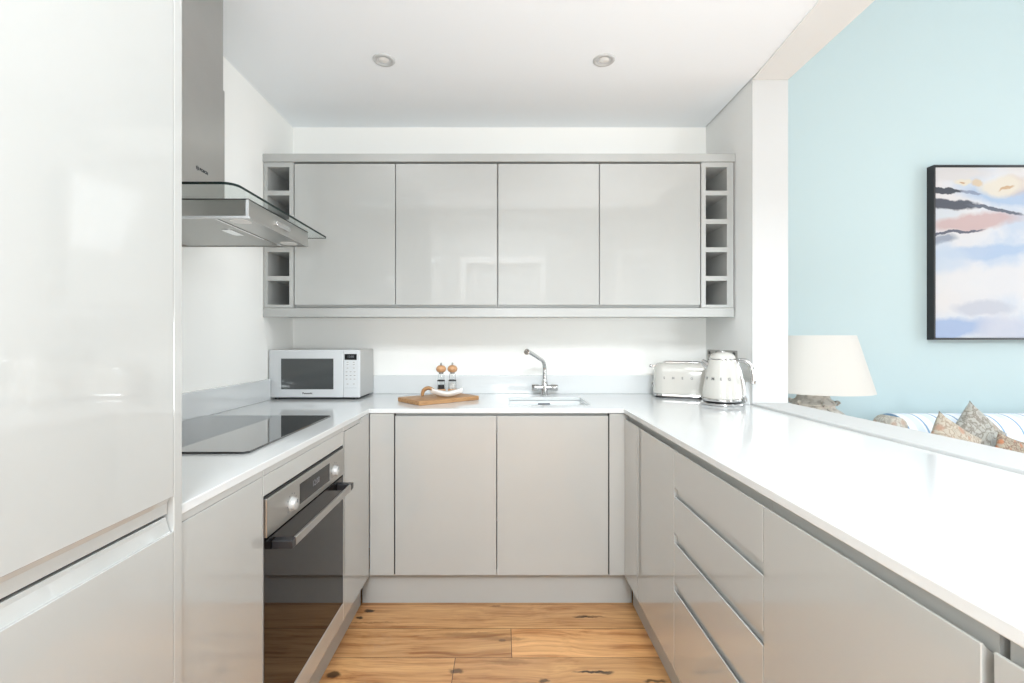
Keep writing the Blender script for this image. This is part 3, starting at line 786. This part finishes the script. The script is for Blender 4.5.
# ------------------------------------------------------------------ toaster
t = thing('toaster', 'cream retro toaster with chrome trim left of the kettle', 'toaster', (1.000, 2.595, ZT), math.radians(-22))
def rbody(w, d, prof, r, n=8):
    """stack of rounded rectangles: prof = [(z, inset)]"""
    bm = bmesh.new(); rings = []
    for z, ins in prof:
        rr = max(.004, r-ins*.6)
        rings.append([bm.verts.new((x, y, z)) for x, y in rounded_rect(w-2*ins, d-2*ins, rr, n)])
    for a, b in zip(rings, rings[1:]):
        m = len(a)
        for i in range(m): bm.faces.new((a[i], a[(i+1) % m], b[(i+1) % m], b[i]))
    bm.faces.new(rings[0][::-1]); bm.faces.new(rings[-1]); return bm
prof = [(.022, .004), (.026, 0), (.140, .002)] + [(.140+.052*math.sin(a), .002+.034*(1-math.cos(a))) for a in [PI/2*k/8 for k in range(1, 8)]] + [(.192, .040)]
link('body', rbody(.310, .190, prof, .055), M['cream'], t, smooth='auto')
link('base_trim', rbody(.306, .186, [(.010, .006), (.012, .0), (.021, .0), (.0235, .002)], .052), M['chrome'], t, smooth='auto')
link('base', rbody(.286, .166, [(.0, .0), (.0105, .0)], .045), M['blackplastic'], t)
tp = link('top_plate', rbody(.215, .090, [(.1915, .0), (.1955, .0), (.197, .003)], .02), M['chrome'], t, smooth='auto')
for sy in (-.022, .022):
    link('slot', rbody(.190, .022, [(.1965, .0), (.1978, .0)], .008), M['ink'], tp).location = (0, sy, 0)
lv = link('lever', boxes([(-.164, -.146, -.006, .006, .163, .175)]), M['chrome'], t)
bm = lathe([(0, -.009), (.009, -.007), (.0115, 0), (.009, .007), (0, .009)], 20); bmesh.ops.transform(bm, matrix=Matrix.Translation((-.170, 0, .169)), verts=bm.verts)
link('lever_knob', bm, M['chrome'], lv, smooth=True)
bm = lathe([(0, 0), (.014, 0), (.014, .008), (.011, .012), (0, .0125)], 24); bmesh.ops.transform(bm, matrix=Matrix.Translation((-.1535, 0, .068)) @ Matrix.Rotation(-PI/2, 4, 'Y'), verts=bm.verts)
link('dial', bm, M['chrome'], t, smooth='auto')
for i, ch in enumerate('SMEG'):
    text_obj('letter', ch, .0175, M['lettering'], t, frame_matrix((-.094+.046*i, -.0948, .110), (1, 0, 0), (0, 0, 1)), depth=.001, bold=.0006)

# ------------------------------------------------------------------ kettle
KA = math.atan2(-.6, .8)            # handle direction; local +x = handle
t = thing('kettle', 'cream retro kettle with chrome handle on a round base', 'kettle', (1.078, 2.298, ZT), KA)
link('power_base', lathe([(0, 0), (.094, 0), (.099, .003), (.100, .008), (.096, .012), (.080, .014), (0, .014)], 56), M['chrome'], t, smooth='auto')
link('base_gap', lathe([(0, .0142), (.078, .0142), (.080, .022), (0, .022)], 48), M['blackplastic'], t, smooth='auto')
link('skirt_ring', lathe([(.082, .0205), (.092, .021), (.094, .026), (.0925, .031), (.088, .032)], 56), M['chrome'], t, smooth='auto')
link('body', lathe([(0, .0305), (.088, .0315), (.0915, .036), (.090, .060), (.0850, .100), (.0785, .140), (.0705, .180), (.0635, .208), (.0600, .218), (0, .2185)], 64), M['cream'], t, smooth='auto')
link('lid_ring', lathe([(.0590, .2187), (.0610, .2195), (.0610, .2230), (.0585, .2245)], 48), M['chrome'], t, smooth='auto')
lid = link('lid', lathe([(.0585, .2240), (.0570, .2330), (.0490, .2440), (.0350, .2520), (.0180, .2560), (0, .2572)], 48), M['cream'], t, smooth=True)
link('lid_knob', lathe([(.012, .2562), (.012, .2585), (.009, .2605), (0, .2610)], 24), M['chrome'], lid, smooth=True)
pts = spline([(.052, 0, .212), (.078, 0, .216), (.105, 0, .212), (.124, 0, .193), (.132, 0, .160), (.134, 0, .125), (.132, 0, .108)], 6)
link('handle', tube(pts, [.0085+.0035*min(1, i/12) for i in range(len(pts))], 16, sx=.9), M['chrome'], t, smooth=True)
link('handle_strap', tube(spline([(.066, 0, .206), (.078, 0, .165), (.087, 0, .120), (.093, 0, .070), (.094, 0, .040)], 5), .006, 12, sx=1.6), M['chrome'], t, smooth=True)
pts = [(-.050, 0, .178), (-.072, 0, .190), (-.092, 0, .207), (-.096, 0, .211)]
link('spout', tube(pts, [.026, .020, .013, .011], 18), M['chrome'], t, smooth='auto')
link('power_switch', prism(rounded_rect(.016, .022, .004), .098, .108, lambda p, a: (a, p[0], .030+p[1])), M['chrome'], t, bevel=.001)
for i, ch in enumerate('SMEG'):
    th = math.radians(-96 + (i-1.5)*26); z = .128; rr = .0812
    text_obj('letter', ch, .0185, M['lettering'], t, frame_matrix((rr*math.cos(th), rr*math.sin(th), z), (-math.sin(th), math.cos(th), 0), (-.17*math.cos(th), -.17*math.sin(th), 1)), depth=.0012, bold=.0007)

# ------------------------------------------------------------------ living room: picture, lamp, sofa, cushions
PF = 3.245
t = thing('framed_picture', 'abstract painting in blue, white and pink in a black frame on blue wall', 'picture', (3.75, YBL, 1.84))
T = (3.75, YBL, 1.84)
px0, px1, pz0, pz1 = 2.982, 4.60, 1.232, 2.440
fr = boxes([(px0, px0+.012, PF, YBL-.0005, pz0, pz1), (px1-.012, px1, PF, YBL-.0005, pz0, pz1), (px0+.012, px1-.012, PF, YBL-.0005, pz0, pz0+.010), (px0+.012, px1-.012, PF, YBL-.0005, pz1-.012, pz1)])
link('frame', fr, M['blackplastic'], t)
def painting():
    m = bpy.data.materials.new('abstract_canvas'); m.use_nodes = True
    nt = m.node_tree; b = nt.nodes['Principled BSDF']; L = nt.links
    tc = node(nt, 'ShaderNodeTexCoord'); w = warped(nt, tc.outputs['Object'], 5, .10, 5)
    w = warped(nt, w, 30, .02, 3)
    sx = node(nt, 'ShaderNodeSeparateXYZ'); L.new(w, sx.inputs[0]); U, V = sx.outputs[0], sx.outputs[2]
    n = node(nt, 'ShaderNodeTexNoise'); n.inputs['Scale'].default_value = 3.; n.inputs['Detail'].default_value = 6; L.new(w, n.inputs['Vector'])
    col = ramp(nt, n.outputs['Fac'], [(.35, (.62, .72, .86)), (.47, (.80, .83, .88)), (.62, (.86, .84, .84))])
    def st(px, py, rx, ry, ang, c, a=1., soft=.25):
        nonlocal col
        k = PF/470.
        mk = ellipse_mask(nt, U, V, (px-502)*k, 1.22+(341.5-py)*k, rx*k, ry*k, ang, soft)
        col = mixc(nt, math_node(nt, 'MULTIPLY', mk, a), col, c)
    st(950, 172, 40, 8, 0, (.78, .76, .76)); st(1010, 196, 45, 9, -.05, (.45, .60, .83), .9)
    st(930, 213, 34, 9, 0, (.72, .78, .84), .9)
    st(975, 222, 44, 8, .12, (.66, .47, .46), .9); st(1015, 186, 16, 9, .1, (.70, .55, .50), .7)
    st(942, 191, 23, 3.2, -.02, (.05, .06, .08), 1., .12); st(972, 194, 10, 1.8, -.2, (.25, .30, .42), .8, .15)
    st(944, 204, 34, 5.2, -.10, (.08, .09, .12), 1., .14); st(995, 210, 28, 2.0, -.13, (.13, .15, .20), 1., .15)
    st(952, 233, 32, 1.6, .14, (.12, .13, .18), 1., .15); st(936, 242, 20, 4.5, .15, (.30, .35, .45), .9)
    st(990, 252, 52, 7, .04, (.45, .60, .84), .8); st(945, 260, 24, 14, 0, (.62, .73, .87), .8)
    st(1000, 282, 60, 16, 0, (.85, .85, .87), .9)
    st(985, 308, 30, 7, 0, (.60, .63, .73), .8)
    st(945, 330, 44, 10, .12, (.40, .53, .80), .9); st(1005, 330, 26, 14, .0, (.62, .66, .80), .7)
    st(964, 181, 9, 3.5, -.1, (.86, .80, .66)); st(1003, 187, 22, 9, .15, (.88, .82, .70), .95); st(979, 183, 6, 4, 0, (.80, .60, .36), .8)
    st(963, 181, 3, 1.2, 0, (.55, .28, .12), .8); st(1008, 188, 8, 1.4, .3, (.60, .32, .10), .7)
    L.new(col, b.inputs['Base Color']); b.inputs['Roughness'].default_value = .6
    bp = node(nt, 'ShaderNodeBump'); bp.inputs['Strength'].default_value = .3; bp.inputs['Distance'].default_value = .004
    L.new(mixc(nt, 1., col, (.66, .655, .65), 'MULTIPLY'), b.inputs['Base Color'])
    L.new(n.outputs['Fac'], bp.inputs['Height']); L.new(bp.outputs[0], b.inputs['Normal'])
    return m
M['painting'] = painting()
cv = link('canvas', box(px0+.016, px1-.016, PF+.006, YBL-.01, pz0+.014, pz1-.016), M['painting'], t)
# canvas texture coordinates are world-sized: keep its origin at the world origin
cv.location = (0, 0, 0)
for c in t.children: c.location = (-T[0], -T[1], -T[2])

LX, LY = 1.787, 2.70
t = thing('table_lamp', 'large cream lampshade on a carved vase base beside the pier', 'lamp', (LX, LY, .52))
link('base', lathe([(0, 0), (.10, 0), (.11, .02), (.095, .04), (.12, .08), (.185, .16), (.195, .22), (.175, .27), (.135, .305), (.108, .322), (.104, .337), (.112, .347), (.102, .362), (.086, .372), (.080, .390), (.084, .412), (.06, .420), (0, .420)], 48), M['carved'], t, smooth='auto')
for k in range(6):
    a = k*PI/3+.35; c = Vector((math.cos(a), math.sin(a), 0)); ctr = c*.112 + Vector((0, 0, .352))
    pts = [ctr + .014*math.cos(q)*(1-.05*i)*c + Vector((0, 0, .014*math.sin(q)*(1-.05*i))) for i, q in enumerate([2*PI*i/12 for i in range(15)])]
    link('scroll', tube(pts, .006, 10), M['carved'], t, smooth=True)
link('stem', tube([(0, 0, .418), (0, 0, .60)], .009, 12), M['steel'], t)
link('bulb', lathe([(0, .60), (.014, .60), (.030, .635), (.026, .665), (0, .68)], 20), M['lens'], t, smooth=True)
sh = link('lamp_shade', lathe([(.288, .418), (.202, .733), (.199, .733), (.285, .418), (.288, .418)], 72), M['shade'], t, smooth='auto')
bm = bmesh.new()
for k in range(3):
    a = k*2*PI/3; tube([(0, 0, .69), (.201*math.cos(a), .201*math.sin(a), .722)], .003, 8, bm)
tube([(0, 0, .60), (0, 0, .695)], .004, 8, bm)
link('shade_carrier', bm, M['steel'], t)
t = thing('side_table', 'small round white side table under the lamp', 'table', (LX, LY, 0))
link('table_top', lathe([(0, .49), (.28, .49), (.29, .50), (.29, .515), (.28, .5195), (0, .5195)], 48), M['white'], t, smooth='auto')
link('pedestal', lathe([(.03, .49), (.028, .3), (.045, .12), (.03, .05), (.03, .03)], 24), M['white'], t, smooth=True)
link('foot', lathe([(0, 0), (.18, 0), (.18, .02), (.05, .035), (0, .035)], 36), M['white'], t, smooth='auto')

# sofa, back to the blue wall
SO = (3.30, 0, 0)
t = thing('sofa', 'white sofa with blue stripes and rounded back against blue wall', 'sofa', (3.30, 2.85, 0))
x0, x1 = -1.22, 1.0
def yz_prof(pts, a, b, mat, name, bev=.0):
    return link(name, prism(pts, a, b, lambda p, q: (q, p[0], p[1])), mat, t, smooth='auto', bevel=bev)
# back: rounded roll in section (y,z local; y=0 is 2.85 in the room)
bk = [(.02, .30)] + [(.175+.165*math.cos(a), .595+.161*math.sin(a)) for a in [math.radians(q) for q in range(190, -11, -10)]] + [(.33, .30), (.33, .10), (.02, .10)]
yz_prof(bk, -.80, x1, M['stripe'], 'backrest')
yz_prof([(-.62, .10), (.02, .10), (.02, .30), (-.62, .30)], x0+.16, x1-.16, M['stripe'], 'base', .02)
arm = [(.085+.085*math.cos(a), .52+.085*math.sin(a)) for a in [math.radians(q) for q in range(0, 181, 12)]] + [(.0, .10), (.17, .10)]
for ax in (x0, x1-.17):
    link('arm', prism(arm, -.62, .01, lambda p, q, ax=ax: (ax+p[0], q, p[1])), M['stripe'], t, smooth='auto')
for cx0, cx1 in ((x0+.175, -.10), (-.09, x1-.175)):
    link('seat_cushion', box(cx0, cx1, -.63, .010, .302, .412), M['stripe'], t, bevel=.035, seg=4)
link('back_ledge', box(x0+.005, -.801, .0205, .33, .10, .6215), M['stripe'], t, bevel=.01)
for lx in (x0+.08, x1-.08):
    for ly in (-.56, .26):
        link('leg', lathe([(0, 0), (.018, 0), (.028, .10), (0, .10)], 16, cx=lx, cy=ly), M['millwood'], t, smooth='auto')

def cushion(name, mat, size, thick, peak, rot, label, cat='cushion', group='floral cushions on the sofa'):
    loc = Vector(peak) - Euler(rot).to_matrix() @ Vector((-size/2, 0, size/2))
    n = 22; bm = bmesh.new(); T_, B_ = [], []
    for i in range(n+1):
        r1, r2 = [], []
        for j in range(n+1):
            u, v = 2*i/n-1, 2*j/n-1
            # pinched sides so that the corners stick out
            x = u*size/2*(1-.10*(1-v*v)*abs(u)**1.0*1.0); z = v*size/2*(1-.10*(1-u*u)*abs(v))
            h = thick/2*((1-u**2)*(1-v**2))**.42
            h *= 1+.05*math.sin(5*u+2*v)+.04*math.sin(7*v-3*u)
            edge = i in (0, n) or j in (0, n)
            a = bm.verts.new((x, h, z)); r1.append(a); r2.append(a if edge else bm.verts.new((x, -h, z)))
        T_.append(r1); B_.append(r2)
    for i in range(n):
        for j in range(n):
            bm.faces.new((T_[i][j], T_[i+1][j], T_[i+1][j+1], T_[i][j+1]))
            bm.faces.new((B_[i][j], B_[i][j+1], B_[i+1][j+1], B_[i+1][j]))
    o = link(name, bm, mat, smooth=True); o.location = loc; o.rotation_euler = rot
    tag(o, label, cat, group)
    return o
D = math.radians
cushion('cushion', M['floral_a'], .31, .10, (2.380, 2.56, .843), (D(-8), D(31), D(6)), 'beige floral cushion with pointed corner up, nearest the pier')
cushion('cushion', M['floral_b'], .315, .10, (2.776, 2.79, .8715), (D(-6), D(40), D(4)), 'grey floral cushion with its pointed corner highest of all')
cushion('cushion', M['floral_c'], .222, .06, (2.800, 2.655, .714), (D(-8), D(20), D(4)), 'small rust orange floral cushion in front, at right')
bm = tube([(0, -.085, 0), (0, -.08, 0), (0, -.06, 0), (0, .06, 0), (0, .08, 0), (0, .085, 0)], [.02, .045, .062, .062, .045, .02], 28)
o = link('bolster', bm, M['floral_d'], smooth=True); o.location = (2.434, 2.950, .692)
tag(o, 'small pale floral bolster at the left end of the sofa back', 'cushion')

# ------------------------------------------------------------------ light
def area(name, loc, rot, sx, sy, power, color=(1, 1, 1), spread=PI):
    l = bpy.data.lights.new(name, 'AREA'); l.shape = 'RECTANGLE'; l.size = sx; l.size_y = sy; l.energy = power; l.color = color; l.spread = spread
    o = bpy.data.objects.new(name, l); C.objects.link(o); o.location = loc; o.rotation_euler = rot; return o
PW = dict(w1=12, w2=26, w3=78, rear=0, lamp=182, up=47, down=12, side=15, low=34, world=.15)  # lamp, up, side, low: added fill lights without fittings
#PWHOOK
for i, (a, b, z0, z1) in enumerate(WH):
    area('window_daylight', (XE+.14, (a+b)/2, (z0+z1)/2), (0, math.radians(90), 0), z1-z0, b-a, PW['w%d' % (i+1)], (.88, .95, 1.))
a, b, z0, z1 = RH[1]
area('window_daylight', ((a+b)/2, YR-.14, (z0+z1)/2), (math.radians(90), 0, 0), b-a, z1-z0, PW['rear'], (.88, .95, 1.)) if PW['rear'] else None
area('ceiling_fill', (.1, -2.3, ZH-.25), (math.radians(30), 0, 0), 1.6, 1.15, PW['lamp'], (.89, .95, 1.))  # added frontal fill high behind the camera, no fitting there
area('side_fill', (2.9, .1, 2.5), (0, math.radians(62), math.radians(-12)), .7, .7, PW['side'], (.89, .95, 1.)) if PW['side'] else None  # added fill from the right to brighten the left cabinets, no pendant there
area('low_fill', (2.6, -1.6, 1.0), (0, math.radians(90+12), math.radians(-40)), .8, .8, PW['low'], (.89, .95, 1.))  # added low fill for the kitchen, unconnected to the table lamp
# uplighter added behind the camera, no real fitting, to brighten the ceilings
area('bounce_fill', (.15, -.75, 1.25), (math.radians(180-28), 0, 0), .5, .5, PW['up'], (.89, .95, 1.))
for x, y_ in ((-.531, 2.114), (.459, 2.114), (-.531, 1.05), (.459, 1.05)):
    l = bpy.data.lights.new('downlight_beam', 'SPOT'); l.energy = PW['down']/4; l.spot_size = math.radians(130); l.spot_blend = .9; l.shadow_soft_size = .03; l.color = (.92, .96, 1.)
    o = bpy.data.objects.new('downlight_beam', l); C.objects.link(o); o.location = (x, y_, ZC-.02)
wd = bpy.data.worlds.new('sky'); S.world = wd; wd.use_nodes = True
bg = wd.node_tree.nodes['Background']; bg.inputs[0].default_value = (.85, .93, 1., 1); bg.inputs[1].default_value = PW['world']

# ------------------------------------------------------------------ camera
cam = bpy.data.cameras.new('camera'); co = bpy.data.objects.new('camera', cam); C.objects.link(co)
co.location = (0, 0, 1.22); co.rotation_euler = (math.radians(90), 0, 0)
cam.sensor_width = 36; cam.lens = 470/1024*36; cam.shift_x = 10/1024; cam.clip_start = .02
S.camera = co
S.view_settings.view_transform = 'Standard'; S.view_settings.look = 'None'; S.view_settings.gamma = 1; S.view_settings.use_curve_mapping = False
S.view_settings.exposure = 0.16
S.cycles.use_denoising = True
S.cycles.max_bounces = 12; S.cycles.diffuse_bounces = 6
